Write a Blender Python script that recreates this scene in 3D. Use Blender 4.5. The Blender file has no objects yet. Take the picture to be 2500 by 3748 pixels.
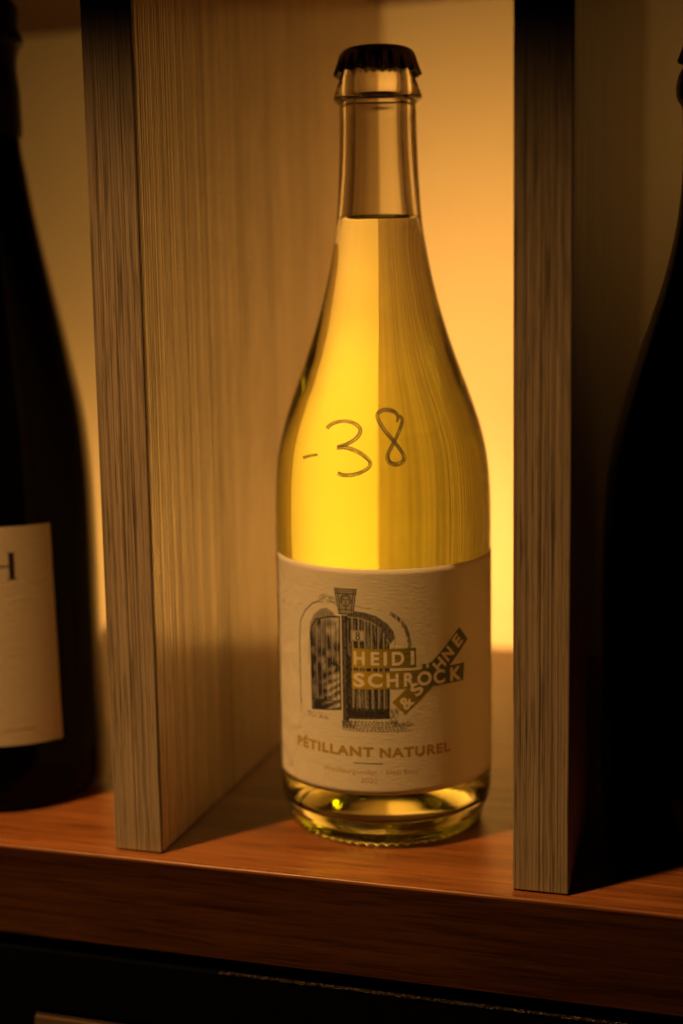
import bpy, bmesh, math, random
import numpy as np
from mathutils import Vector, Matrix
random.seed(7); np.random.seed(7)
S = bpy.context.scene; C = S.collection; D = bpy.data; PI = math.pi

# ------------------------------------------------------------------ camera
F_PX, PW, PH = 4873.9, 2500.0, 3748.0
cd = D.cameras.new('camera'); cam = D.objects.new('camera', cd); C.objects.link(cam)
cam.location = (0.19099, -0.43354, 0.19564)
cam.rotation_euler = [math.radians(a) for a in (82.0688, 0.9675, 16.3461)]
cd.sensor_fit = 'VERTICAL'; cd.sensor_height = 36.0; cd.lens = F_PX / PH * 36.0
cd.clip_start = 0.01; cd.clip_end = 20
cd.dof.use_dof = True; cd.dof.focus_distance = 0.468; cd.dof.aperture_fstop = 3.6
cd.dof.aperture_blades = 9
S.camera = cam
S.view_settings.view_transform = 'Standard'; S.view_settings.look = 'None'
S.view_settings.exposure = 0; S.view_settings.gamma = 1
# ------------------------------------------------------------------ world: a nearly dark room
w = D.worlds.new('World'); S.world = w; w.use_nodes = True
w.node_tree.nodes['Background'].inputs[0].default_value = (0.25, 0.35, 1.0, 1)
w.node_tree.nodes['Background'].inputs[1].default_value = 0.0022
cy = S.cycles
cy.max_bounces = 24; cy.transmission_bounces = 20; cy.glossy_bounces = 8; cy.diffuse_bounces = 5
cy.transparent_max_bounces = 24; cy.volume_bounces = 0
cy.caustics_reflective = False; cy.caustics_refractive = True
cy.sample_clamp_indirect = 6.0; cy.blur_glossy = 0.6
cy.use_denoising = True
# ------------------------------------------------------------------ lamps
WARM = (1.0, 0.460, 0.095)
def area(name, loc, aim, sx, sy, power, color=WARM, spread=180):
    l = D.lights.new(name, 'AREA'); l.shape = 'RECTANGLE'; l.size = sx; l.size_y = sy
    l.energy = power; l.color = color; l.spread = math.radians(spread)
    o = D.objects.new(name, l); C.objects.link(o); o.location = loc
    o.rotation_euler = (Vector(aim) - Vector(loc)).to_track_quat('-Z', 'Y').to_euler()
    return o
# light strips standing in the light box behind the opal back wall, one per compartment
area('light_strip', (0.035, 0.440, 0.055), (0.035, 0.355, 0.060), 0.085, 0.16, 0.82)
area('light_strip', (0.050, 0.452, 0.270), (0.050, 0.355, 0.310), 0.12, 0.24, 0.51)
area('light_strip', (-0.200, 0.452, 0.045), (-0.20, 0.355, 0.05), 0.24, 0.14, 0.72)
area('light_strip', (-0.150, 0.452, 0.260), (-0.15, 0.355, 0.27), 0.18, 0.22, 0.12)
area('light_strip', (0.250, 0.452, 0.300), (0.25, 0.355, 0.31), 0.14, 0.16, 0.10)
# long slim ceiling lamp of the room, high on the left in front of the shelf
tgt = Vector((-0.02, 0.0, 0.01)); sp_loc = tgt + Vector((-0.62*0.60, -0.78*0.60, 1.15)).normalized() * 1.30
area('ceiling_lamp', sp_loc, tgt, 0.045, 0.50, 1.38, (1.0, 0.50, 0.14), 33)

# ------------------------------------------------------------------ helpers
RM = cam.rotation_euler.to_matrix(); CO = Vector(cam.location)
def ray(px, py):
    d = RM @ Vector(((px - PW/2) / F_PX, -(py - PH/2) / F_PX, -1)); return d.normalized()
def node(nt, t, **kw):
    n = nt.nodes.new(t)
    for k, v in kw.items():
        if k in n.inputs: n.inputs[k].default_value = v
        else: setattr(n, k, v)
    return n
def mat(name):
    m = D.materials.new(name); m.use_nodes = True; nt = m.node_tree
    return m, nt, nt.nodes['Principled BSDF'], nt.nodes['Material Output']
def ramp(nt, fac, stops, interp='LINEAR'):
    r = nt.nodes.new('ShaderNodeValToRGB'); cr = r.color_ramp; cr.interpolation = interp
    while len(cr.elements) < len(stops): cr.elements.new(0.5)
    for e, (p, c) in zip(cr.elements, stops):
        e.position = p; e.color = (c[0], c[1], c[2], 1) if not isinstance(c, (int, float)) else (c, c, c, 1)
    nt.links.new(fac, r.inputs[0]); return r.outputs[0]
def coords(nt, scale, rot=(0, 0, 0), src='Object', loc=(0, 0, 0)):
    tc = nt.nodes.new('ShaderNodeTexCoord'); mp = nt.nodes.new('ShaderNodeMapping')
    mp.inputs['Scale'].default_value = scale; mp.inputs['Rotation'].default_value = rot
    mp.inputs['Location'].default_value = loc
    nt.links.new(tc.outputs[src], mp.inputs[0]); return mp.outputs[0]
def noise(nt, vec, scale=1.0, detail=4, rough=0.5, dist=0.0):
    n = node(nt, 'ShaderNodeTexNoise'); n.inputs['Scale'].default_value = scale
    n.inputs['Detail'].default_value = detail; n.inputs['Roughness'].default_value = rough
    n.inputs['Distortion'].default_value = dist; nt.links.new(vec, n.inputs['Vector']); return n.outputs['Fac']
def math_n(nt, op, a, b):
    n = nt.nodes.new('ShaderNodeMath'); n.operation = op
    for i, v in enumerate((a, b)):
        if isinstance(v, (int, float)): n.inputs[i].default_value = v
        else: nt.links.new(v, n.inputs[i])
    return n.outputs[0]
def mixc(nt, fac, a, b, mode='MIX'):
    n = nt.nodes.new('ShaderNodeMix'); n.data_type = 'RGBA'; n.blend_type = mode
    for i, v in ((0, fac), (6, a), (7, b)):
        if isinstance(v, (int, float)): n.inputs[i].default_value = v
        elif isinstance(v, tuple): n.inputs[i].default_value = (v[0], v[1], v[2], 1)
        else: nt.links.new(v, n.inputs[i])
    return n.outputs[2]
def bump(nt, h, dist, strength=1.0, normal=None):
    b = nt.nodes.new('ShaderNodeBump'); b.inputs['Distance'].default_value = dist
    b.inputs['Strength'].default_value = strength; nt.links.new(h, b.inputs['Height'])
    if normal: nt.links.new(normal, b.inputs['Normal'])
    return b.outputs[0]
def link_obj(name, me, m=None, parent=None, smooth=True):
    o = D.objects.new(name, me); C.objects.link(o)
    if m: me.materials.append(m)
    if smooth: me.polygons.foreach_set('use_smooth', [True] * len(me.polygons))
    if parent: o.parent = parent
    return o
def mesh(name, vs, fs): 
    me = D.meshes.new(name); me.from_pydata([tuple(v) for v in vs], [], fs); me.update(); return me
def tag(o, label=None, cat=None, group=None, kind=None):
    for k, v in (('label', label), ('category', cat), ('group', group), ('kind', kind)):
        if v: o[k] = v
    return o
def empty(name, loc):
    o = D.objects.new(name, None); C.objects.link(o); o.location = loc; o.empty_display_size = 0.02; return o
def box(name, x0, x1, y0, y1, z0, z1, m, bev=0.0008, parent=None, origin=None, seg=3):
    bm = bmesh.new(); bmesh.ops.create_cube(bm, size=1)
    for v in bm.verts: v.co = Vector(((v.co.x + .5) * (x1 - x0) + x0, (v.co.y + .5) * (y1 - y0) + y0, (v.co.z + .5) * (z1 - z0) + z0))
    if bev: bmesh.ops.bevel(bm, geom=list(bm.edges), offset=bev, segments=seg, profile=0.5, affect='EDGES')
    org = Vector(origin) if origin else Vector(((x0 + x1) / 2, (y0 + y1) / 2, z0))
    for v in bm.verts: v.co -= org
    me = D.meshes.new(name); bm.to_mesh(me); bm.free()
    o = link_obj(name, me, m, parent, smooth=bool(bev))
    if bev: wn = o.modifiers.new('weighted', 'WEIGHTED_NORMAL'); wn.weight = 100; wn.keep_sharp = False
    if parent is None: o.location = org
    else: o.location = org - parent.location
    return o
def spline(pts, per_mm=1.6):                       # Catmull-Rom through (r, z) points in mm; a point (r, z, 1) is a corner
    out = []; P = [p[:2] for p in pts]; K = [len(p) > 2 for p in pts]; n = len(P)
    for i in range(n - 1):
        p1, p2 = np.array(P[i], float), np.array(P[i+1], float)
        p0 = np.array(P[i-1], float) if i > 0 and not K[i] else 2 * p1 - p2
        p3 = np.array(P[i+2], float) if i + 2 < n and not K[i+1] else 2 * p2 - p1
        k = max(2, int(np.linalg.norm(p2 - p1) * per_mm)); k = min(k, 26)
        for j in range(k):
            t = j / k
            # centripetal-ish tangents scaled by segment length
            L = np.linalg.norm(p2 - p1); l0 = max(np.linalg.norm(p1 - p0), 1e-6); l2 = max(np.linalg.norm(p3 - p2), 1e-6)
            m1 = L * ((p1 - p0) / l0 * L + (p2 - p1) / L * l0) / (L + l0)
            m2 = L * ((p2 - p1) / L * l2 + (p3 - p2) / l2 * L) / (L + l2)
            h = (2*t**3 - 3*t**2 + 1) * p1 + (t**3 - 2*t**2 + t) * m1 + (-2*t**3 + 3*t**2) * p2 + (t**3 - t**2) * m2
            out.append((max(h[0], 0.0), h[1]))
    out.append(tuple(P[-1])); return out
def lathe(name, prof, seg=240, mod=None):          # prof: list of (r, z) in mm
    vs, fs = [], []; rows = []
    for r, z in prof:
        if r < 1e-4: rows.append([len(vs)]); vs.append((0, 0, z / 1000)); continue
        row = []
        for i in range(seg):
            a = 2 * PI * i / seg; rr, zz = (r, z) if mod is None else mod(r, z, a)
            row.append(len(vs)); vs.append((rr * math.cos(a) / 1000, rr * math.sin(a) / 1000, zz / 1000))
        rows.append(row)
    for a, b in zip(rows[:-1], rows[1:]):
        for i in range(seg):
            j = (i + 1) % seg
            if len(a) == 1 and len(b) == 1: continue
            if len(a) == 1: fs.append((a[0], b[j], b[i]))
            elif len(b) == 1: fs.append((a[i], a[j], b[0]))
            else: fs.append((a[i], a[j], b[j], b[i]))
    return mesh(name, vs, fs)

# ------------------------------------------------------------------ materials
def wood_vertical(name, c_dark, c_mid, c_light, rough=0.42, ridge=0.00022, seed=0.0, spec=0.45, pd=0.30, coat=0.0, fr=1.0, lo=0.36, hi=0.56):
    m, nt, b, out = mat(name)
    v1 = coords(nt, (620*fr, 620*fr, 3.5), loc=(seed, seed * 2, seed)); v2 = coords(nt, (2300, 2300, 55), loc=(seed, 1, 2)); v3 = coords(nt, (60, 60, 2), loc=(3, seed, 1))
    n1 = noise(nt, v1, 1, 3, 0.55, 0.06); n2 = noise(nt, v2, 1, 3, 0.6); n3 = noise(nt, v3, 1, 2)
    v4 = coords(nt, (900, 900, 26), loc=(7, 1, seed)); n4 = noise(nt, v4, 1, 2, 0.5)
    streak = ramp(nt, n1, [(lo, 0.0), ((lo + hi) / 2, 0.5), (hi, 1.0)])
    col = mixc(nt, streak, c_dark, c_light)
    col = mixc(nt, math_n(nt, 'MULTIPLY', n3, 0.35), col, c_mid)
    pores = ramp(nt, n2, [(0.36, pd + 0.05), (0.47, 1.0)])
    dashes = ramp(nt, n4, [(0.32, pd), (0.42, 1.0)])
    col = mixc(nt, 0.75, col, pores, 'MULTIPLY'); col = mixc(nt, 0.8, col, dashes, 'MULTIPLY')
    nt.links.new(col, b.inputs['Base Color']); b.inputs['Roughness'].default_value = rough
    b.inputs['Specular IOR Level'].default_value = spec
    b.inputs['Coat Weight'].default_value = coat; b.inputs['Coat IOR'].default_value = 2.0; b.inputs['Coat Roughness'].default_value = 0.2
    h = math_n(nt, 'ADD', math_n(nt, 'MULTIPLY', n1, 1.0), math_n(nt, 'MULTIPLY', n2, 0.12))
    nb = bump(nt, h, ridge, 0.9); nt.links.new(nb, b.inputs['Normal']); nt.links.new(nb, b.inputs['Coat Normal'])
    if coat: nt.links.new(math_n(nt, 'MULTIPLY', math_n(nt, 'ADD', math_n(nt, 'MULTIPLY', streak, 0.75), 0.25), coat), b.inputs['Coat Weight'])
    return m
M_div = wood_vertical('oak_veneer', (0.30, 0.185, 0.095), (0.72, 0.50, 0.27), (0.92, 0.71, 0.43), rough=0.30, ridge=0.0018, spec=1.0, pd=0.45, coat=1.0, fr=1.25, lo=0.39, hi=0.53)
M_front_shaded = wood_vertical('oak_edge_shaded', (0.085, 0.064, 0.045), (0.20, 0.152, 0.105), (0.31, 0.24, 0.17), ridge=0.0004, seed=3.0, pd=0.42, fr=2.0, lo=0.28, hi=0.60)  # same oak as the panel, shade on the front edges put into its colour
def walnut(name, seed=0.0, k=1.0):
    m, nt, b, out = mat(name)
    v1 = coords(nt, (9, 150, 150), loc=(seed, 0, 0)); v2 = coords(nt, (60, 2200, 2200)); v3 = coords(nt, (4, 40, 40), loc=(1, seed, 0))
    v4 = coords(nt, (28, 650, 650), loc=(seed, 2, 5))
    n1 = noise(nt, v1, 1, 5, 0.55, 0.6); n2 = noise(nt, v2, 1, 3, 0.6); n3 = noise(nt, v3, 1, 2); n4 = noise(nt, v4, 1, 3, 0.5, 0.3)
    col = ramp(nt, n1, [(0.28, (0.11*k, 0.033*k, 0.009*k)), (0.48, (0.30*k, 0.105*k, 0.030*k)), (0.70, (0.43*k, 0.170*k, 0.052*k))])
    col = mixc(nt, math_n(nt, 'MULTIPLY', n3, 0.5), col, (0.28*k, 0.095*k, 0.028*k))
    col = mixc(nt, 0.6, col, ramp(nt, n4, [(0.34, 0.35), (0.5, 1.0)]), 'MULTIPLY')
    col = mixc(nt, 0.6, col, ramp(nt, n2, [(0.34, 0.3), (0.46, 1.0)]), 'MULTIPLY')
    nt.links.new(col, b.inputs['Base Color'])
    nt.links.new(math_n(nt, 'ADD', math_n(nt, 'MULTIPLY', n4, 0.18), 0.24), b.inputs['Roughness'])
    b.inputs['Specular IOR Level'].default_value = 0.24
    nt.links.new(bump(nt, math_n(nt, 'ADD', n2, n4), 0.00006, 0.8), b.inputs['Normal'])
    return m
M_shelf = walnut('walnut', 0.0, 0.58)
M_shelf_shaded = walnut('walnut_shaded', 4.0, 0.13)  # same walnut, shade on the shelf front put into the colour
# opal wall panel: light from the light box behind comes through it
M_wall, nt, b, out = mat('opal_panel')
tr = node(nt, 'ShaderNodeBsdfTranslucent'); tr.inputs[0].default_value = (0.80, 0.78, 0.72, 1)
df = node(nt, 'ShaderNodeBsdfDiffuse'); df.inputs[0].default_value = (0.62, 0.58, 0.50, 1)
mx = node(nt, 'ShaderNodeMixShader'); mx.inputs[0].default_value = 0.55
nt.links.new(df.outputs[0], mx.inputs[1]); nt.links.new(tr.outputs[0], mx.inputs[2]); nt.links.new(mx.outputs[0], out.inputs[0])
# clear glass (outer skin of the glass and the bore above the wine)
M_glass, nt, b, out = mat('clear_glass'); nt.nodes.remove(b)
g = node(nt, 'ShaderNodeBsdfGlass'); g.inputs['IOR'].default_value = 1.52; g.inputs['Roughness'].default_value = 0.0
g.inputs['Color'].default_value = (0.985, 0.975, 0.93, 1)
vw = coords(nt, (26, 26, 9)); nt.links.new(bump(nt, noise(nt, vw, 1, 2), 0.0006, 0.35), g.inputs['Normal'])
nt.links.new(g.outputs[0], out.inputs[0])
# wine: the side is the glass/wine interface (1.345/1.52), the top the air/wine one
M_wine, nt, b, out = mat('white_wine'); nt.nodes.remove(b)
g = node(nt, 'ShaderNodeBsdfGlass'); g.inputs['Roughness'].default_value = 0.0; g.inputs['Color'].default_value = (1, 1, 1, 1)
at = node(nt, 'ShaderNodeAttribute'); at.attribute_name = 'air_side'
ior = math_n(nt, 'ADD', math_n(nt, 'MULTIPLY', at.outputs['Fac'], 1.345 - 1.345/1.52), 1.345/1.52)
nt.links.new(ior, g.inputs['IOR']); nt.links.new(g.outputs[0], out.inputs[0])
va = node(nt, 'ShaderNodeVolumeAbsorption'); va.inputs['Color'].default_value = (0.92, 0.985, 0.0, 1); va.inputs['Density'].default_value = 22
nt.links.new(va.outputs[0], out.inputs['Volume'])
# black lacquered crown cap
M_cap, nt, b, out = mat('black_lacquer'); b.inputs['Base Color'].default_value = (0.26, 0.24, 0.23, 1); b.inputs['Metallic'].default_value = 0.85
b.inputs['Roughness'].default_value = 0.22; b.inputs['Coat Weight'].default_value = 0.2; b.inputs['Coat Roughness'].default_value = 0.15
v = coords(nt, (900, 900, 900)); nt.links.new(bump(nt, noise(nt, v, 1, 3), 0.00005, 0.5), b.inputs['Normal'])
# dark bottle glass
M_dark, nt, b, out = mat('dark_glass'); b.inputs['Specular IOR Level'].default_value = 0.1; b.inputs['Base Color'].default_value = (0.0015, 0.0012, 0.0016, 1)
b.inputs['Roughness'].default_value = 0.05; b.inputs['IOR'].default_value = 1.5
v = coords(nt, (30, 30, 10)); nt.links.new(bump(nt, noise(nt, v, 1, 2), 0.0006, 0.3), b.inputs['Normal'])
# rim sheen put in by view angle: extra gloss towards the bottle's outline
lw = node(nt, 'ShaderNodeLayerWeight'); rim_sheen = ramp(nt, lw.outputs['Facing'], [(0.54, 0.0), (0.62, 0.6), (1.0, 0.97)])
gl = node(nt, 'ShaderNodeBsdfGlossy'); gl.inputs['Roughness'].default_value = 0.2; gl.inputs['Color'].default_value = (0.95, 0.95, 0.88, 1)
mx = node(nt, 'ShaderNodeMixShader'); nt.links.new(rim_sheen, mx.inputs[0]); nt.links.new(b.outputs[0], mx.inputs[1]); nt.links.new(gl.outputs[0], mx.inputs[2]); nt.links.new(mx.outputs[0], out.inputs[0])
M_foil, nt, b, out = mat('dark_foil'); b.inputs['Base Color'].default_value = (0.012, 0.009, 0.009, 1)
b.inputs['Roughness'].default_value = 0.33; b.inputs['Metallic'].default_value = 0.3
v = coords(nt, (220, 220, 60)); nt.links.new(bump(nt, noise(nt, v, 1, 4), 0.0003, 0.5), b.inputs['Normal'])
M_black, nt, b, out = mat('black_board'); b.inputs['Roughness'].default_value = 0.85; b.inputs['Specular IOR Level'].default_value = 0.02
v = coords(nt, (300, 300, 300)); nt.links.new(ramp(nt, noise(nt, v, 1, 3), [(0.3, 0.0006), (0.7, 0.0014)]), b.inputs['Base Color'])
M_edge, nt, b, out = mat('worn_metal_edge'); b.inputs['Metallic'].default_value = 1.0; b.inputs['Roughness'].default_value = 0.32
v = coords(nt, (900, 900, 900)); n = noise(nt, v, 1, 4, 0.7)
nt.links.new(ramp(nt, n, [(0.48, 0.004), (0.68, (0.20, 0.165, 0.11))]), b.inputs['Base Color']); nt.links.new(bump(nt, n, 0.0012, 1.0), b.inputs['Normal'])
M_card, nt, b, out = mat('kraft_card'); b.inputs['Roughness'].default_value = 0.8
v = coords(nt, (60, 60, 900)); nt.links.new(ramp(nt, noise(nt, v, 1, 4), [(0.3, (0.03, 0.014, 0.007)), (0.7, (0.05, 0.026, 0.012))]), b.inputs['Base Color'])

def ink(name, col, rough=0.6, col2=None, x0=0, x1=1, tex=0.25):
    m, nt, b, out = mat(name)
    c = col
    if col2:                                        # printed gradient along the label (object space: 's' attribute in mm)
        at = node(nt, 'ShaderNodeAttribute'); at.attribute_name = 's_mm'
        t = nt.nodes.new('ShaderNodeMapRange'); t.inputs[1].default_value = x0; t.inputs[2].default_value = x1
        nt.links.new(at.outputs['Fac'], t.inputs[0])
        c = ramp(nt, t.outputs[0], [(0, col), (1, col2)])
    n = noise(nt, coords(nt, (2500, 2500, 2500)), 1, 3, 0.6)
    c = mixc(nt, tex, c, ramp(nt, n, [(0.3, 0.45), (0.6, 1.0)]), 'MULTIPLY')
    nt.links.new(c, b.inputs['Base Color']); b.inputs['Roughness'].default_value = rough
    n2 = noise(nt, coords(nt, (420, 420, 1300)), 1, 4, 0.6)
    nt.links.new(bump(nt, n2, 0.00022, 0.7), b.inputs['Normal'])
    return m

# ------------------------------------------------------------------ pencil drawing of the gate, drawn by code into a bitmap
PM = 10.0; S0, S1, Z0, Z1 = -46.0, 16.0, 44.0, 104.0
IW, IH = int((S1 - S0) * PM), int((Z1 - Z0) * PM)
ink_d = np.zeros((IH, IW), np.float32)
YY, XX = np.mgrid[0:IH, 0:IW]; SS = S0 + (XX + .5) / PM; ZZ = Z0 + (YY + .5) / PM
rng = np.random.default_rng(3)
def vnoise(fx, fy, seed):
    r = np.random.default_rng(seed); nx, ny = int((S1 - S0) * fx) + 3, int((Z1 - Z0) * fy) + 3
    g = r.random((ny, nx)); x = (SS - S0) * fx; y = (ZZ - Z0) * fy
    xi, yi = x.astype(int), y.astype(int); tx, ty = x - xi, y - yi; tx = tx*tx*(3-2*tx); ty = ty*ty*(3-2*ty)
    return (g[yi, xi]*(1-tx) + g[yi, xi+1]*tx)*(1-ty) + (g[yi+1, xi]*(1-tx) + g[yi+1, xi+1]*tx)*ty
def stroke(pts, wd=0.25, dark=0.8, jit=0.0):
    pts = np.array(pts, float)
    if jit: pts = pts + rng.normal(0, jit, pts.shape)
    for (a, b) in zip(pts[:-1], pts[1:]):
        x0, x1 = min(a[0], b[0]) - wd - .2, max(a[0], b[0]) + wd + .2; y0, y1 = min(a[1], b[1]) - wd - .2, max(a[1], b[1]) + wd + .2
        i0, i1 = max(0, int((x0 - S0) * PM)), min(IW, int((x1 - S0) * PM) + 1); j0, j1 = max(0, int((y0 - Z0) * PM)), min(IH, int((y1 - Z0) * PM) + 1)
        if i1 <= i0 or j1 <= j0: continue
        s, z = SS[j0:j1, i0:i1], ZZ[j0:j1, i0:i1]; d = b - a; L = max(d @ d, 1e-9)
        t = np.clip(((s - a[0]) * d[0] + (z - a[1]) * d[1]) / L, 0, 1)
        dist = np.hypot(s - a[0] - t * d[0], z - a[1] - t * d[1])
        k = np.clip((wd / 2 + 0.08 - dist) / 0.16, 0, 1) * dark
        ink_d[j0:j1, i0:i1] = np.maximum(ink_d[j0:j1, i0:i1], k)
def inside(poly):
    r = np.zeros(SS.shape, bool); n = len(poly)
    for i in range(n):
        (x1, y1), (x2, y2) = poly[i], poly[(i+1) % n]
        c = ((y1 > ZZ) != (y2 > ZZ)) & (SS < (x2 - x1) * (ZZ - y1) / ((y2 - y1) or 1e-9) + x1); r ^= c
    return r
fine = vnoise(6, 1.2, 1); grit = vnoise(5, 5, 2); blot = vnoise(0.5, 0.35, 3); streaks = vnoise(2.2, 0.12, 4)
def fill(poly, dark, tex=0.5):
    m = inside(poly); v = np.clip(dark * (1 - tex * (fine * .5 + grit * .5)), 0, 1)
    ink_d[m] = np.maximum(ink_d[m], v[m])
# arch reveals
fill([(-30.3, 82), (-29.9, 85.8), (-28, 89.3), (-25, 91.6), (-22.5, 92.3), (-20, 91.0), (-17.4, 89.7), (-22, 89.4), (-27, 88), (-29.6, 84)], 0.62, 0.8)
fill([(-11.5, 92.3), (-7.6, 91.9), (-3, 90.6), (1, 87.8), (3.4, 84.5), (3.6, 82), (1.8, 80), (0.6, 82.5), (-1.6, 86.0), (-5, 88.4), (-10, 89.8), (-14.5, 90.1)], 0.78, 0.6)
stroke([(-30.4, 82), (-29.4, 85), (-27, 87.9), (-22, 89.3), (-17, 89.7)], 0.55, 0.9)
stroke([(-30.6, 80), (-30.1, 86), (-28.2, 89.4), (-25, 91.8), (-22.3, 92.4), (-19.6, 91)], 0.22, 0.6, .06)
# left door leaf
LD = [(-30, 53), (-30.2, 83.2), (-28.6, 86.2), (-26, 88.0), (-22, 89.0), (-17, 89.3), (-17, 54.6)]
m = inside(LD); v = 1.05 - 0.50 * blot - 0.25 * fine * (0.5 + grit)
sh = np.clip((SS + 30) / 13, 0, 1); diag = np.sin((ZZ * 1.0 - SS * 0.55) * 2.1 + 2.5 * blot)
low = np.clip((76 - ZZ) / 14, 0, 1) * np.clip((SS + 27) / 7, 0, 1)
v = v - 0.55 * sh * np.clip((ZZ - 78) / 8, 0, 1) * 0.7 - low * 0.45 * (diag > 0.1) - 0.15 * sh
ink_d[m] = np.maximum(ink_d[m], np.clip(v[m], 0.08, 0.95))
for s in (-27.6, -25.2, -22.9, -20.6, -18.5):
    stroke([(s, 57.4), (s + .1, 70), (s, 88)], 0.22, 0.95, .05)
    q = (np.abs(SS - s - 0.42) < 0.16) & inside(LD) & (ZZ > 57.5); ink_d[q] *= 0.45
for p in ([(-30, 53), (-30.2, 83)], [(-17, 54.6), (-17, 89.3)], [(-30, 53), (-17, 54.6)], [(-29.9, 57.0), (-17, 57.6)]): stroke(p, 0.4, 0.95)
stroke([(-20.4, 71.9), (-18.6, 71.3), (-17.8, 71.2)], 0.7, 0.95); stroke([(-18.4, 73), (-18.2, 69)], 0.4, 0.9)
# right door leaf
RD = [(-14.2, 51.6), (-14.5, 89.9), (-10, 89.6), (-5, 88.2), (-1.6, 85.8), (0.6, 82.4), (1.7, 79.5), (1.2, 52.2)]
m = inside(RD); v = 0.92 - 0.28 * fine - 0.22 * grit - 0.25 * (streaks > .62)
ink_d[m] = np.maximum(ink_d[m], np.clip(v[m], 0.3, 0.97))
for s in (-12.0, -9.6, -7.3, -4.8, -2.4, -0.4):
    q = (np.abs(SS - s) < 0.26) & inside(RD) & (ZZ > 55.6); ink_d[q] = 0.16 + 0.2 * grit[q]
    stroke([(s - .42, 55.6), (s - .4, 88)], 0.2, 0.98); 
q = (np.abs(SS + 15.1) < 0.8) & (ZZ > 50.4) & (ZZ < 90.4); ink_d[q] = 0.45 + 0.3 * fine[q]
stroke([(-16.0, 50.2), (-16.0, 90.3)], 0.25, 0.9); stroke([(-14.1, 50.6), (-14.2, 90)], 0.6, 0.97); stroke([(-13.2, 52), (-13.3, 89)], 0.25, 0.9)
stroke([(-14, 55.4), (1.2, 55.2)], 0.4, 0.95); stroke([(-14, 51.5), (1.3, 52.0)], 0.4, 0.95); stroke([(1.5, 80), (1.3, 52)], 0.45, 0.95)
fill([(-13.6, 52), (-13.6, 55), (1, 54.8), (1, 52.3)], 0.9, 0.45)
# arch band, outer shading
stroke([(-36.2, 54), (-36.5, 66), (-36.6, 78), (-35.6, 86), (-32.8, 90.4), (-29, 93.6), (-25.5, 95)], 0.4, 0.7, .1)
for k in range(34):
    s = -26.5 + rng.random() * 8; z = 94.6 + rng.random() * 3.6 - abs(s + 22) * .15; stroke([(s, z), (s + 1.3, z + rng.normal(0, .3))], 0.22, 0.25 + .3 * rng.random())
stroke([(-20, 94.9), (-17.6, 94.7)], .2, .7); stroke([(-11, 94.2), (-8.4, 93.6), (-5, 93.2)], .18, .5, .05); stroke([(-3, 93), (0.4, 92)], .15, .35, .05)
for k in range(90):
    t = rng.random(); a = PI * (0.36 - 0.42 * t); s = -3.6 + 12.2 * math.cos(a) + rng.random() * 1.0 * (0.4 + t); z = 80.6 + 13.0 * math.sin(a)
    stroke([(s, z), (s - 0.2 + rng.normal(0, .15), z - 1.4)], 0.26, 0.3 + .4 * rng.random())
stroke([(3.8, 83), (3.9, 80), (3.0, 77.6)], .2, .4, .05); stroke([(-31, 80), (-31.4, 70)], .2, .35, .05)
for k in range(40):
    s = 1.8 + rng.random() * 2.6; z = 50.2 + rng.random() * 5.6; stroke([(s, z), (s + .2, z - .9)], .3, .3 + .35 * rng.random())
for k in range(40):
    z = 51 + rng.random() * 32; stroke([(-36.7 + rng.random() * .8, z), (-36.6 + rng.random() * .6, z - 1.2)], .2, .15 + .25 * rng.random())
# keystone with a carved head
KS = [(-18.8, 100.2), (-10.2, 100.2), (-11.6, 91.0), (-17.1, 91.0)]
ink_d[inside([(-18.9, 100.4), (-10.1, 100.4), (-11.4, 90.8), (-17.3, 90.8)])] = 0.30
for z, h in ((100.3, .35), (99.4, .25), (98.6, .35), (92.6, .3), (91.0, .45)):
    t = (100.3 - z) / 9.4; stroke([(-18.9 + 1.8 * t, z), (-10.1 - 1.5 * t, z)], h, 0.9)
for d_ in (0, 0.9): 
    stroke([(-18.7 + d_, 100), (-17.9 + d_, 95.5), (-17.2 + d_ * .8, 91)], .3, .85, .04); stroke([(-10.3 - d_, 100), (-11.0 - d_, 95.5), (-11.6 - d_ * .8, 91)], .3, .85, .04)
for k in range(26):
    a = PI * (-.12 + 1.24 * k / 25); stroke([(-14.4 + 1.5 * math.cos(a), 96.0 + 1.7 * math.sin(a)), (-14.4 + 2.4 * math.cos(a), 96.0 + 2.6 * math.sin(a))], .22, .75, .08)
stroke([(-14.4 + 1.6 * math.cos(a), 95.8 + 2.1 * math.sin(a)) for a in np.linspace(0, 2 * PI, 22)], .24, .8)
for sx in (-.65, .65): stroke([(-14.4 + sx - .25, 96.4), (-14.4 + sx + .25, 96.4)], .4, .95)
stroke([(-14.6, 96), (-14.7, 95), (-14.1, 95), (-14.2, 96)], .18, .8); stroke([(-15.0, 94.4), (-14.4, 94.1), (-13.8, 94.4)], .35, .95); stroke([(-14.4, 93.4), (-14.4, 92.4)], .4, .9)
# number plate
q = inside([(-12.6, 81), (-12.6, 85.1), (-7.3, 85.1), (-7.3, 81)]); ink_d[q] = 0.10
for i_ in (0, .35):
    stroke([(-12.6 + i_, 81 + i_), (-12.6 + i_, 85.1 - i_), (-7.3 - i_, 85.1 - i_), (-7.3 - i_, 81 + i_), (-12.6 + i_, 81 + i_)], .14, .6)
for zc, rx, rz in ((83.75, .52, .66), (82.3, .62, .8)):
    for a0, a1, wd in ((-.25 * PI, .25 * PI, .42), (.25 * PI, .75 * PI, .2), (.75 * PI, 1.25 * PI, .42), (1.25 * PI, 1.75 * PI, .2)):
        stroke([(-9.95 + rx * math.cos(a), zc + rz * math.sin(a)) for a in np.linspace(a0, a1, 8)], wd, 1.0)
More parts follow.
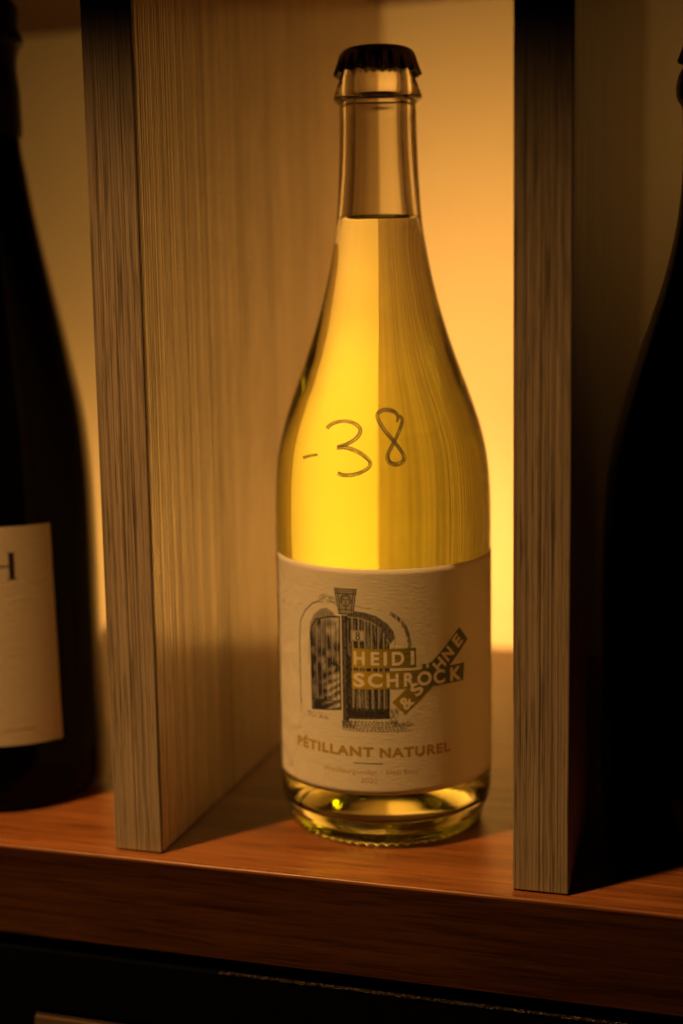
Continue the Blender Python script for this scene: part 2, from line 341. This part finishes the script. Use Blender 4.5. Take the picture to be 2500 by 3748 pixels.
# cobbles and ground
for j in range(5):
    z = 50.9 - j * 0.85; s = -15.6 - j * .15
    while s < 2 + j * 1.9:
        wc = 1.1 + rng.random() * .5; stroke([(s, z), (s + .15, z - .55), (s + wc - .15, z - .6 + rng.normal(0, .06)), (s + wc, z - .05)], .22, .45 + .4 * rng.random(), .05); s += wc
for k in range(60):
    s = -16.5 + rng.random() ** 2 * 5; z = 50.4 - rng.random() * 2.4; stroke([(s, z), (s + .5, z - .3)], .3, .4 + .4 * rng.random())
for k in range(50):
    s = 3 + rng.random() * 7; z = 50.6 - rng.random() * 1.9; stroke([(s, z), (s + .5, z - .2)], .28, .3 + .4 * rng.random())
for k in range(60):
    s = -33 + rng.random() * 11; z = 52 - rng.random() * 2.2 - (s + 33) * -.02; stroke([(s, z), (s + .7, z + rng.normal(0, .3))], .2, .15 + .4 * rng.random())
img = D.images.new('gate_drawing', IW, IH, alpha=False, float_buffer=False); img.colorspace_settings.name = 'Non-Color'
px_ = np.ones((IH, IW, 4), np.float32); px_[..., :3] = np.clip((ink_d * 1.45) ** 0.75, 0, 1)[..., None]
img.pixels.foreach_set(px_.ravel()); img.update(); img.pack()

M_paper, nt, b, out = mat('label_paper')
v = coords(nt, (380, 380, 1250)); n1 = noise(nt, v, 1, 5, 0.62, 0.4); n2 = noise(nt, coords(nt, (90, 90, 60)), 1, 2)
uv = node(nt, 'ShaderNodeUVMap'); uv.uv_map = 'UVMap'
ti = node(nt, 'ShaderNodeTexImage'); ti.image = img; ti.extension = 'CLIP'; nt.links.new(uv.outputs[0], ti.inputs[0])
paper = mixc(nt, n1, (0.68, 0.63, 0.54), (0.78, 0.74, 0.66))
inkf = math_n(nt, 'MULTIPLY', ti.outputs['Color'], 0.98)
nt.links.new(mixc(nt, inkf, paper, (0.022, 0.017, 0.022)), b.inputs['Base Color'])
b.inputs['Roughness'].default_value = 0.72; b.inputs['Specular IOR Level'].default_value = 0.25
# ripple bump near the left end, put in for caustic light streaks
sep = node(nt, 'ShaderNodeSeparateXYZ'); nt.links.new(uv.outputs[0], sep.inputs[0])
wr = noise(nt, coords(nt, (150, 150, 130), rot=(0, 0.5, 0)), 0.5, 1, 0.4, 1.6)
wf = nt.nodes.new('ShaderNodeMapRange'); wf.inputs[1].default_value = 0.42; wf.inputs[2].default_value = 0.0
nt.links.new(sep.outputs[0], wf.inputs[0])
h = math_n(nt, 'MULTIPLY', wr, math_n(nt, 'MULTIPLY', wf.outputs[0], 5.0))
nrm = bump(nt, n1, 0.00022, 0.8, bump(nt, h, 0.0004, 0.35)); nt.links.new(nrm, b.inputs['Normal'])
tl = node(nt, 'ShaderNodeBsdfTranslucent'); nt.links.new(mixc(nt, inkf, (0.85, 0.80, 0.68), (0.03, 0.025, 0.02)), tl.inputs[0])
mx = node(nt, 'ShaderNodeMixShader'); mx.inputs[0].default_value = 0.34
nt.links.new(b.outputs[0], mx.inputs[1]); nt.links.new(tl.outputs[0], mx.inputs[2]); nt.links.new(mx.outputs[0], out.inputs[0])

M_band = ink('ochre_to_green_ink', (0.44, 0.30, 0.015), 0.45, (0.050, 0.078, 0.022), -10, 20)
M_pale = ink('pale_reversed_paper', (0.66, 0.59, 0.46), 0.7, tex=0.1)
M_ochre = ink('ochre_ink', (0.34, 0.215, 0.02), 0.5)
M_green = ink('green_ink', (0.06, 0.075, 0.02), 0.5)
M_grey = ink('faint_ochre_ink', (0.42, 0.27, 0.12), 0.6)
M_blackink = ink('black_ink', (0.01, 0.008, 0.008), 0.5, tex=0.05)
M_lab2, nt, b, out = mat('cream_label_paper'); b.inputs['Roughness'].default_value = 0.7
v = coords(nt, (200, 200, 900)); n1 = noise(nt, v, 1, 4, .6); nt.links.new(mixc(nt, n1, (0.36, 0.30, 0.22), (0.46, 0.40, 0.31)), b.inputs['Base Color'])
nt.links.new(bump(nt, n1, 0.0002, 0.6), b.inputs['Normal'])
# felt pen on glass: streaky, half see-through
M_pen, nt, b, out = mat('felt_pen'); b.inputs['Base Color'].default_value = (0.09, 0.07, 0.06, 1); b.inputs['Roughness'].default_value = 0.5
uv = node(nt, 'ShaderNodeUVMap'); uv.uv_map = 'UVMap'; mp = node(nt, 'ShaderNodeMapping'); mp.inputs['Scale'].default_value = (5.5, 0.6, 1)
nt.links.new(uv.outputs[0], mp.inputs[0]); n = noise(nt, mp.outputs[0], 1, 3, 0.65)
al = ramp(nt, n, [(0.36, 0.15), (0.47, 0.66), (0.62, 0.97)]); 
sx = node(nt, 'ShaderNodeSeparateXYZ'); nt.links.new(uv.outputs[0], sx.inputs[0])
ed = ramp(nt, sx.outputs[0], [(0.0, 0.6), (0.2, 0.0), (0.74, 0.0), (1.0, 0.7)])
al = math_n(nt, 'MINIMUM', math_n(nt, 'ADD', al, ed), 0.95)
nt.links.new(al, b.inputs['Alpha'])

# ------------------------------------------------------------------ shelf, dividers, wall
DEP = 0.3548
shelf = empty('shelf', (0, 0, -0.0357)); tag(shelf, 'reddish walnut shelf board that the wine bottles stand on', 'shelf')
box('board', -0.62, 0.62, 0.0, DEP, -0.0357, 0.0, M_shelf, bev=0.0010, parent=shelf)
box('shaded_front', -0.62, 0.62, -0.0004, 0.0004, -0.0354, -0.0011, M_shelf_shaded, bev=0, parent=shelf)  # thin sheet added so that the shelf front looks shaded
upper = tag(box('shelf', -0.62, 0.62, -0.050, DEP, 0.3812, 0.4169, M_shelf, bev=0.0012, origin=(0, 0, 0.3812)), 'upper walnut shelf board closing the compartments at the top', 'shelf')  # front overhang added to shade the tops of the dividers
wall = tag(box('wall', -0.62, 0.62, 0.3552, 0.3572, -0.0340, 0.47, M_wall, bev=0), None, None, None, 'structure')
for x0, lab in ((-0.03105, 'oak veneered upright board left of the clear bottle'), (0.12084, 'oak veneered upright board right of the clear bottle')):
    d = empty('shelf_divider', (x0 + 0.00963, 0.18, 0.0004))
    tag(d, lab, 'divider', 'upright boards between the compartments')
    box('panel', x0, x0 + 0.01926, 0.0074, DEP, 0.0004, 0.3808, M_div, bev=0.0002, parent=d)
    box('shaded_edge_band', x0 - 0.00002, x0 + 0.01928, 0.0059, 0.00735, 0.0004, 0.3808, M_front_shaded, bev=0.0005, parent=d)
# light box behind the wall
M_box, nt, b, out = mat('light_box_paint'); b.inputs['Roughness'].default_value = 0.7
v = coords(nt, (20, 20, 20)); nt.links.new(ramp(nt, noise(nt, v, 1, 3), [(0.3, 0.72), (0.7, 0.78)]), b.inputs['Base Color'])
lb = empty('light_box', (0, 0.47, -0.034)); tag(lb, 'shallow light box mounted behind the glowing back wall', 'light box')
box('back_board', -0.62, 0.62, 0.4700, 0.4800, -0.034, 0.47, M_box, bev=0, parent=lb)
box('floor_board', -0.62, 0.62, 0.3580, 0.4695, -0.044, -0.0345, M_box, bev=0, parent=lb)
for x in (-0.0215, 0.1305): box('fin', x - .003, x + .003, 0.3580, 0.4695, -0.034, 0.47, M_box, bev=0, parent=lb)

# below the shelf
low = empty('drawer_front', (0, 0.0, -0.067)); tag(low, 'black board with a worn metal edge just under the shelf', 'drawer front')
box('board', -0.62, 0.62, -0.0002, 0.018, -0.0655, -0.0416, M_black, bev=0.0003, parent=low)
vs, fs = [], []; N = 900
for i in range(N + 1):
    x = 0.012 + 0.60 * i / N; j1 = random.random() * .00022; j2 = random.random() * .0002
    vs += [(x, -0.0004 - j1, -0.04175), (x, -0.00055 - j2, -0.0414 + j1), (x, 0.0012, -0.04125 + j2)]
for i in range(N):
    a = i * 3; fs += [(a, a + 3, a + 4, a + 1), (a + 1, a + 4, a + 5, a + 2)]
e_ = link_obj('metal_edge', mesh('metal_edge', vs, fs), M_edge, low, smooth=False); e_.location = -low.location
box('recess_back', -0.62, 0.62, 0.060, 0.070, -0.040, -0.0360, M_black, bev=0, parent=low)
kb = empty('cardboard_box', (0.0, 0.03, -0.19)); tag(kb, 'brown cardboard box in the dark below the shelf, at the bottom left', 'box')
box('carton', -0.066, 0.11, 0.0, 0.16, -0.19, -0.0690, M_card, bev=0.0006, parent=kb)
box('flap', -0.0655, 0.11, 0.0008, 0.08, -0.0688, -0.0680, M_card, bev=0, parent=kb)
lfl = tag(box('shelf', -0.62, 0.62, 0.0, 0.35, -0.230, -0.1905, M_shelf, bev=0.001, origin=(0, 0, -0.23)), 'lowest walnut board under the cardboard box', 'shelf')

# ------------------------------------------------------------------ the clear bottle
BX, BY = 0.05945, 0.06866; RL = 42.15
outer = [(0, 17.0), (10, 14.5), (20, 8.5), (28, 3.2), (33, 0.5), (35.0, 0.0), (36.8, 0.35), (38.3, 1.8), (39.0, 4.0), (39.25, 5.9), (39.7, 6.6, 1),
         (40.7, 8.3), (41.6, 11), (42.05, 15), (42.1, 22), (42.1, 60), (42.15, 106), (42.2, 120), (41.95, 132.6), (40.8, 145.5), (37.9, 158.3), (33.6, 171.1),
         (28.9, 183.8), (24.7, 196.4), (21.2, 209.1), (18.5, 221.6), (16.5, 234), (15.4, 248), (14.8, 261), (14.5, 275), (14.5, 278.4),
         (14.9, 278.9), (16.2, 279.6), (16.75, 280.5), (16.5, 281.6), (15.6, 284.2), (14.6, 286.9), (13.7, 289.2), (13.2, 290.5), (13.2, 293), (12.7, 294.8), (11.2, 295.8), (9.2, 295.3), (8.2, 293.0),
         (8.7, 285), (8.6, 276), (8.8, 262), (9.4, 250), (10.2, 240), (10.6, 236.6, 1)]
def knurl(r, z, a):
    if z < 3.0 and r > 34.5:
        k = (0.5 + 0.5 * math.cos(62 * a)) ** 1.5; f_ = math.exp(-((z - 0.6) / 1.3) ** 2)
        return r + 0.35 * k * f_, max(z - 0.0, z + (0.75 * (1 - k)) * f_) 
    if 41.2 < r and z < 20: return r, z
    return r, z
wb = empty('wine_bottle', (BX, BY, 0.0)); tag(wb, 'clear glass bottle of yellow sparkling wine with black crown cap and -38 written on it', 'bottle')
glass = link_obj('glass_body', lathe('glass_body', spline(outer), 372, knurl), M_glass, wb)
inner = [(0, 25.5), (8, 24.0), (16, 19.0), (23, 13.5), (29, 10.2), (33, 9.8), (36.2, 12.0), (38.2, 17), (38.9, 26), (39.0, 60), (39.1, 110), (39.1, 121), (38.8, 133), (37.5, 145.5), (34.6, 158),
         (30.3, 171), (25.5, 184), (21.2, 196.5), (17.0, 209), (14.1, 221.5), (11.6, 231), (10.6, 236.6, 1)]
ip = spline(inner); ns = len(ip)
top = [(10.25, 236.0), (9.6, 235.4), (8.6, 235.0), (7.2, 234.8), (4, 234.7), (0, 234.7)]
lm = lathe('white_wine', ip + top, 240)
fa = lm.attributes.new('air_side', 'FLOAT', 'FACE'); zs = [1.0 if p.center.z > 0.2345 and math.hypot(p.center.x, p.center.y) < 0.01059 and p.normal.z > 0.3 else 0.0 for p in lm.polygons]
fa.data.foreach_set('value', zs)
wine = link_obj('white_wine', lm, M_wine, wb)
for o in (glass, wine):                              # outward normals decide inside and outside
    o.data.update()
# crown cap
def crimp(r, z, a):
    f_ = min(max((296.8 - z) / 6.2, 0), 1) ** 1.2 if r > 13.2 else 0
    c = math.cos(21 * a); c = math.copysign(abs(c) ** 0.9, c)
    return r + f_ * 0.68 * c, z - (0.45 * f_ * (0.5 - 0.5 * c) if z < 292 else 0)
cap = [(0, 300.2), (6, 300.15), (10.5, 299.9), (12.8, 299.2), (14.0, 297.9), (14.5, 296.4), (14.85, 294.4), (15.35, 292.0), (15.9, 290.0), (16.2, 289.4), (16.1, 289.2, 1), (15.2, 290.6), (14.4, 293), (13.9, 296), (12.5, 298.2), (0, 298.6)]
cap = [(q[0], (q[1] - 289) * 0.86 + 289) + tuple(q[2:]) for q in cap]
cm_ = lathe('crown_cap', spline(list(reversed(cap)), 2.2), 420, crimp)
link_obj('crown_cap', cm_, M_cap, wb)

# ---- label: position on the cylinder from s (mm along the paper, 0 facing the camera) and z (mm)
A0 = math.radians(-75.3)
def cyl(s, z, r=RL + 0.17):
    a = A0 + s / RL; return Vector((r * math.cos(a), r * math.sin(a), z)) / 1000
def ledge(s, top): 
    return (107.8 + 0.00045 * (s - 6) ** 2) if top else (22.3 + 0.012 * s)
sA, sB = -66.0, 70.0; n, k_ = 150, 40; vs, fs, uvs = [], [], []
for layer, r in ((0, RL + 0.16),):
    for i in range(n + 1):
        s = sA + (sB - sA) * i / n
        for j in range(k_ + 1):
            z = ledge(s, 0) + (ledge(s, 1) - ledge(s, 0)) * j / k_; vs.append(cyl(s, z, r)); uvs.append(((s - S0) / (S1 - S0), (z - Z0) / (Z1 - Z0)))
W_ = k_ + 1
for i in range(n):
    for j in range(k_): a = i * W_ + j; fs.append((a, a + W_, a + W_ + 1, a + 1))
def rim(idx):                                        # the cut edge of the paper, down to the glass
    base = len(vs)
    for q in idx: v = vs[q]; f_ = (RL + 0.02) / (RL + 0.16); vs.append(Vector((v.x * f_, v.y * f_, v.z))); uvs.append(uvs[q])
    for q in range(len(idx) - 1): fs.append((idx[q], idx[q+1], base + q + 1, base + q))
rim([i * W_ for i in range(n + 1)][::-1]); rim([i * W_ + k_ for i in range(n + 1)]); rim(list(range(W_))); rim([n * W_ + j for j in range(W_)][::-1])
lme = mesh('front_label', vs, fs); uvl = lme.uv_layers.new(name='UVMap')
for lp in lme.loops: uvl.data[lp.index].uv = uvs[lp.vertex_index]
front = link_obj('front_label', lme, M_paper, wb)
# printed pieces
def flat_to_label(name, verts, faces, m, lift, thick=0.02, parent=front):
    """2-D (s, z) mesh wrapped on the paper as a thin raised layer"""
    sv = [cyl(s, z, RL + 0.16 + lift) for s, z in verts]
    me = mesh(name, sv, faces); at = me.attributes.new('s_mm', 'FLOAT', 'POINT'); at.data.foreach_set('value', [s + (z - 66) * 0.3 for s, z in verts])
    # make every face look outward
    bm = bmesh.new(); bm.from_mesh(me)
    for f_ in bm.faces:
        c = f_.calc_center_median()
        if f_.normal.x * c.x + f_.normal.y * c.y < 0: f_.normal_flip()
    bm.to_mesh(me); bm.free()
    return link_obj(name, me, m, parent, smooth=False)
def grid_quad(c, n=40, k=6):                         # c: four corners (s, z) bl, br, tr, tl
    vs, fs = [], []; c = [np.array(q, float) for q in c]
    for i in range(n + 1):
        for j in range(k + 1):
            u, v = i / n, j / k; p = (c[0]*(1-u) + c[1]*u)*(1-v) + (c[3]*(1-u) + c[2]*u)*v; vs.append(tuple(p))
    for i in range(n):
        for j in range(k): a = i*(k+1)+j; fs.append((a, a+k+1, a+k+2, a+1))
    return vs, fs
flat_to_label('printed_band', *grid_quad([(-12.4, 71.0), (11.55, 71.0), (11.5, 78.3), (-12.2, 78.3)]), M_band, 0.030)
flat_to_label('printed_band', *grid_quad([(-12.4, 63.0), (32.4, 63.2), (32.8, 70.0), (-12.5, 69.75)]), M_band, 0.040)
flat_to_label('printed_band', *grid_quad([(2.5, 58.1), (7.2, 53.2), (34.9, 78.6), (30.2, 83.9)], 8, 50), M_band, 0.050)
for (s, z) in ((14.6, 70.6), (17.6, 70.9)):
    flat_to_label('printed_dot', [(s, z)] + [(s + 1.35*math.cos(2*PI*i/20), z + 1.35*math.sin(2*PI*i/20)) for i in range(20)], [(0, 1+i, 1+(i+1) % 20) for i in range(20)], M_band, 0.055)
def text2d(body, cap, weight=0.0, xscale=1.0, space=1.0, remesh=0.0):
    c = D.curves.new('tmp', 'FONT'); c.body = body; c.offset = weight; c.space_character = space; c.resolution_u = 5
    o = D.objects.new('tmp', c); C.objects.link(o); bpy.context.view_layer.update()
    me = o.evaluated_get(bpy.context.evaluated_depsgraph_get()).to_mesh()
    bm = bmesh.new(); bm.from_mesh(me)
    H = 0.727 + 2 * weight; sc = cap / H
    for v in bm.verts: v.co = Vector((v.co.x * sc * xscale, (v.co.y + weight) * sc, 0))
    bmesh.ops.triangulate(bm, faces=bm.faces)
    for _ in range(3):
        lg = [e for e in bm.edges if abs(e.verts[0].co.x - e.verts[1].co.x) > 1.2]
        if not lg: break
        bmesh.ops.subdivide_edges(bm, edges=lg, cuts=1); bmesh.ops.triangulate(bm, faces=bm.faces)
    vs = [(v.co.x, v.co.y) for v in bm.verts]; bm.verts.ensure_lookup_table(); fs = [tuple(v.index for v in f_.verts) for f_ in bm.faces]
    bm.free(); o.to_mesh_clear(); D.objects.remove(o); D.curves.remove(c); return vs, fs
def put_text(body, cap, s0, z0, m, lift, width=None, ang=0.0, weight=0.03, center=False, space=1.0, name='lettering', conv=None, parent=None):
    vs, fs = text2d(body, cap, weight, 1.0, space); xs = [v[0] for v in vs]; w0 = max(xs) - min(xs); k = (width / w0) if width else 1.0; x0 = min(xs)
    ca, sa = math.cos(ang), math.sin(ang); out = []
    for x, y in vs:
        x = (x - x0) * k; 
        if center: x -= w0 * k / 2; y -= cap / 2
        out.append((s0 + x * ca - y * sa, z0 + x * sa + y * ca))
    if conv: return conv(name, out, fs, m, lift, parent)
    return flat_to_label(name, out, fs, m, lift)
s_ = lambda x: x
def row(letters, cap, z0, m, lift, weight=0.03):
    for ch, s0, s1 in letters: put_text(ch, cap, s0, z0, m, lift, s1 - s0, weight=weight)
row([('H', -11.6, -7.4), ('E', -5.2, -2.0), ('I', -0.5, 0.75), ('D', 2.5, 7.1), ('I', 9.5, 10.85)], 5.55, 71.95, M_pale, 0.075, 0.035)
row([('S', -11.9, -7.6), ('C', -6.4, -1.0), ('H', 0.5, 4.9), ('R', 6.9, 11.0), ('O', 11.9, 17.6), ('C', 18.4, 23.3), ('K', 25.7, 31.2)], 5.6, 63.75, M_pale, 0.075, 0.035)
for (s, z) in ((13.3, 70.75), (16.0, 70.9)):
    flat_to_label('lettering', [(s, z)] + [(s + .68*math.cos(2*PI*i/16), z + .68*math.sin(2*PI*i/16)) for i in range(16)], [(0, 1+i, 1+(i+1) % 16) for i in range(16)], M_pale, 0.095)
for ch, cs, cz, wd in (('&', 7.6, 58.0, 4.6), ('S', 11.6, 62.6, 3.9), ('H', 20.8, 71.1, 4.2), ('N', 24.6, 74.7, 4.2), ('E', 29.2, 79.0, 3.4)):
    put_text(ch, 5.2, cs, cz, M_pale, 0.085, wd, ang=math.radians(42.5), weight=0.035, center=True)
def arc_word(body, s0, s1, z, cap, m, weight, space=1.0): put_text(body, cap, s0, z, m, 0.02, s1 - s0, weight=weight, space=space)
arc_word('P\u00c9TILLANT', -39.0, -4.6, 37.0, 4.1, M_ochre, 0.042, 1.14); arc_word('NATUREL', -2.4, 25.6, 36.9, 4.1, M_ochre, 0.042, 1.14)
flat_to_label('printed_rule', *grid_quad([(-12.2, 34.35), (-1.2, 34.35), (-1.2, 34.72), (-12.2, 34.72)], 10, 1), M_green, 0.02)
put_text('Wei\u00dfburgunder', 1.95, -25.0, 30.3, M_grey, 0.02, 21.6, weight=0.004); put_text('\u00b7', 1.95, -1.9, 30.4, M_grey, 0.02, 0.4, weight=0.01)
put_text('bissi fizzy', 1.95, 0.0, 30.4, M_grey, 0.02, 12.2, weight=0.004); put_text('2020', 1.95, -9.7, 27.1, M_grey, 0.02, 6.4, weight=0.004)

# ---- felt pen marks on the shoulder, laid on the curved glass
prof_r = np.array([q[0] for q in spline([p for p in outer if p[1] >= 22 and p[0] > 14.4][:18])]); prof_z = np.array([q[1] for q in spline([p for p in outer if p[1] >= 22 and p[0] > 14.4][:18])])
oidx = np.argsort(prof_z); prof_z = prof_z[oidx]; prof_r = prof_r[oidx]
def on_glass(px, py, lift=0.06):
    d = ray(px, py); o = CO - Vector((BX, BY, 0)); ts = np.linspace(0.38, 0.56, 1801)
    P = np.array(o)[None] + ts[:, None] * np.array(d)[None]
    rr = np.hypot(P[:, 0], P[:, 1]) * 1000 - np.interp(P[:, 2] * 1000, prof_z, prof_r) - lift
    i = int(np.argmax(rr < 0)); t = ts[i-1] + (ts[i] - ts[i-1]) * rr[i-1] / (rr[i-1] - rr[i]); return o + float(t) * d
def smooth_path(pts, k=10):
    P = [np.array(p, float) for p in pts]; P = [2*P[0]-P[1]] + P + [2*P[-1]-P[-2]]; out = []
    for i in range(1, len(P) - 2):
        for j in range(k):
            t = j / k; out.append(0.5*((2*P[i]) + (-P[i-1]+P[i+1])*t + (2*P[i-1]-5*P[i]+4*P[i+1]-P[i+2])*t*t + (-P[i-1]+3*P[i]-3*P[i+1]+P[i+2])*t**3))
    out.append(P[-2]); return out
def pen(groups, name='pen_mark', lift0=0.05):
    bmv, bmf, uvs = [], [], []; L = 0.0; tot = 0
    for pts in groups:
        path = smooth_path([(p[0] / 3.409 + 1080, p[1] / 3.409 + 1450) for p in pts]); wds = np.interp(np.linspace(0, 1, len(path)), np.linspace(0, 1, len(pts)), [p[2] if len(p) > 2 else 40 for p in pts]) * 1.12 / 3.409
        base = len(bmv); K = 4
        for i, p in enumerate(path):
            a = path[max(i-1, 0)]; b_ = path[min(i+1, len(path)-1)]; t = (b_ - a) / max(np.linalg.norm(b_ - a), 1e-6); nrm = np.array([-t[1], t[0]])
            if i: L += np.linalg.norm(p - path[i-1])
            for k in range(K + 1):
                q = p + nrm * wds[i] * (k / K - 0.5); v = on_glass(q[0], q[1], lift0 + 0.0008 * tot); bmv.append(v); uvs.append((k / K, L / 30))
            tot += 1
        for i in range(len(path) - 1):
            for k in range(K):
                a = base + i * (K + 1) + k; bmf.append((a, a + K + 1, a + K + 2, a + 1))
    me = mesh(name, bmv, bmf); ul = me.uv_layers.new(name='UVMap')
    for lp in me.loops: ul.data[lp.index].uv = uvs[lp.vertex_index]
    return link_obj(name, me, M_pen, wb)
pen([[(100, 770, 36), (180, 745, 32), (282, 727, 30)]])
pen([[(398, 405, 40), (425, 372, 44), (485, 335, 42), (560, 316, 40), (640, 312, 40), (715, 330, 42), (780, 368, 46), (815, 420, 46), (800, 480, 46), (740, 545, 46), (660, 592, 44), (590, 615, 40), (525, 622, 20)],
     [(520, 648, 40), (620, 642, 44), (720, 668, 50), (810, 710, 48), (885, 765, 46), (935, 820, 42), (930, 875, 42), (880, 920, 42), (800, 960, 44), (700, 985, 46), (600, 985, 46), (530, 960, 44)]])
pen([[(1268, 325, 24), (1285, 262, 36), (1250, 205, 44), (1190, 178, 50), (1115, 172, 50), (1055, 195, 46), (1027, 238, 44), (1045, 310, 44), (1100, 400, 46), (1170, 490, 46), (1235, 565, 44), (1300, 650, 42), (1350, 730, 40), (1362, 790, 44), (1320, 835, 50), (1250, 852, 52), (1185, 830, 52), (1155, 775, 48), (1165, 710, 42), (1205, 630, 40), (1255, 530, 40), (1300, 430, 40), (1330, 340, 40), (1330, 275, 38), (1295, 240, 30)]])

# ------------------------------------------------------------------ neighbours
lb_ = empty('wine_bottle', (-0.108, 0.0650, 0.0)); tag(lb_, 'black foil-topped bottle with a cream label, cut off by the left edge', 'bottle')
p1 = [(0, 20), (14, 14), (26, 4), (33, 0.3), (36, 0.2), (38.6, 2), (39.8, 6), (40.0, 12), (40.2, 60), (40.3, 112), (39.6, 137), (37.6, 160), (33.0, 185), (28.2, 208.5), (25.3, 222), (22.6, 235), (20.0, 249), (18.4, 259.5), (16.9, 268.5), (16.3, 276), (16.2, 280), (0, 280)]
link_obj('glass_body', lathe('glass_body', spline(p1), 200), M_dark, lb_)
p2 = [(16.35, 274), (16.5, 275), (16.6, 290), (16.8, 309.5), (17.3, 310.6), (18.3, 311.6), (18.6, 313.6), (18.0, 315.4), (17.2, 317), (17.4, 322), (17.2, 326), (15.5, 328.5), (0, 329.2)]
link_obj('foil_capsule', lathe('foil_capsule', spline(p2), 160), M_foil, lb_)
R2 = 40.35; A2 = math.atan2(CO.y - 0.065, CO.x + 0.108)
def conv2(name, verts, faces, m, lift, parent):
    vs = [Vector(((R2 + lift) * math.cos(A2 + s / R2), (R2 + lift) * math.sin(A2 + s / R2), z)) / 1000 for s, z in verts]
    me = mesh(name, vs, faces); bm = bmesh.new(); bm.from_mesh(me)
    for f_ in bm.faces:
        c = f_.calc_center_median()
        if f_.normal.x * c.x + f_.normal.y * c.y < 0: f_.normal_flip()
    bm.to_mesh(me); bm.free(); return link_obj(name, me, m, parent or lb_)
sR = 20.5
l2 = conv2('front_label', *grid_quad([(-40, 29), (sR + 0.4, 29), (sR - 0.9, 119.0), (-40, 119.0)], 60, 30), M_lab2, 0.2, None)
# serif capital letters, the last of them an H
def serif_H(s, z, h, w):
    vs, fs = [], []
    def q(a, b_, c, d_): i = len(vs); vs.extend([(a, c), (b_, c), (b_, d_), (a, d_)]); fs.append((i, i+1, i+2, i+3))
    for x, t in ((s, 1.1), (s + w, 2.1)):
        q(x - t/2, x + t/2, z + .3, z + h - .3); q(x - t/2 - .9, x + t/2 + .9, z, z + .3); q(x - t/2 - .9, x + t/2 + .9, z + h - .3, z + h)
    for k in range(10):                              # short pieces, so that the bar follows the round bottle
        u0 = s + .56 + (w - 1.62) * k / 10; q(u0, u0 + (w - 1.62) / 10, z + h*.5 - .28, z + h*.5 + .28)
    return vs, fs
HS = 2.8
conv2('lettering', *serif_H(HS - 8.2, 97.5, 11.0, 8.4), M_blackink, 0.26, l2)
# a line of print too small to read in the photograph: short marks
vs, fs = [], []; s0 = -9.0
while s0 < 9.5:
    wd = random.uniform(0.35, 0.75); h_ = random.uniform(0.6, 1.0); i = len(vs)
    vs += [(s0, 35.2), (s0 + wd, 35.2), (s0 + wd, 35.2 + h_), (s0, 35.2 + h_)]; fs.append((i, i+1, i+2, i+3)); s0 += wd + random.choice((0.25, 0.25, 0.25, 0.9))
conv2('small_print', vs, fs, M_grey, 0.26, l2)

rb_ = empty('wine_bottle', (0.1850, 0.0850, 0.0)); tag(rb_, 'dark unlit bottle at the right edge, mostly outside the picture', 'bottle')
p3 = [(r, z) for r, z in [(0, 20), (14, 14), (26, 4), (33, 0.3), (36, 0.2), (38.6, 2), (40.0, 6), (41.0, 14), (41.4, 60), (41.4, 120), (40.4, 137), (38.4, 150), (35.4, 163), (30.9, 178), (25.4, 195), (20.4, 210.6), (17.4, 223), (15.6, 233.5), (14.3, 247), (14.4, 268), (14.8, 272.8), (16.6, 276), (17.0, 280), (16.2, 284), (14.2, 288), (13.4, 291), (13.2, 296), (0, 297)]]
link_obj('glass_body', lathe('glass_body', spline(p3), 200), M_dark, rb_)
link_obj('crown_cap', cm_, None, rb_)
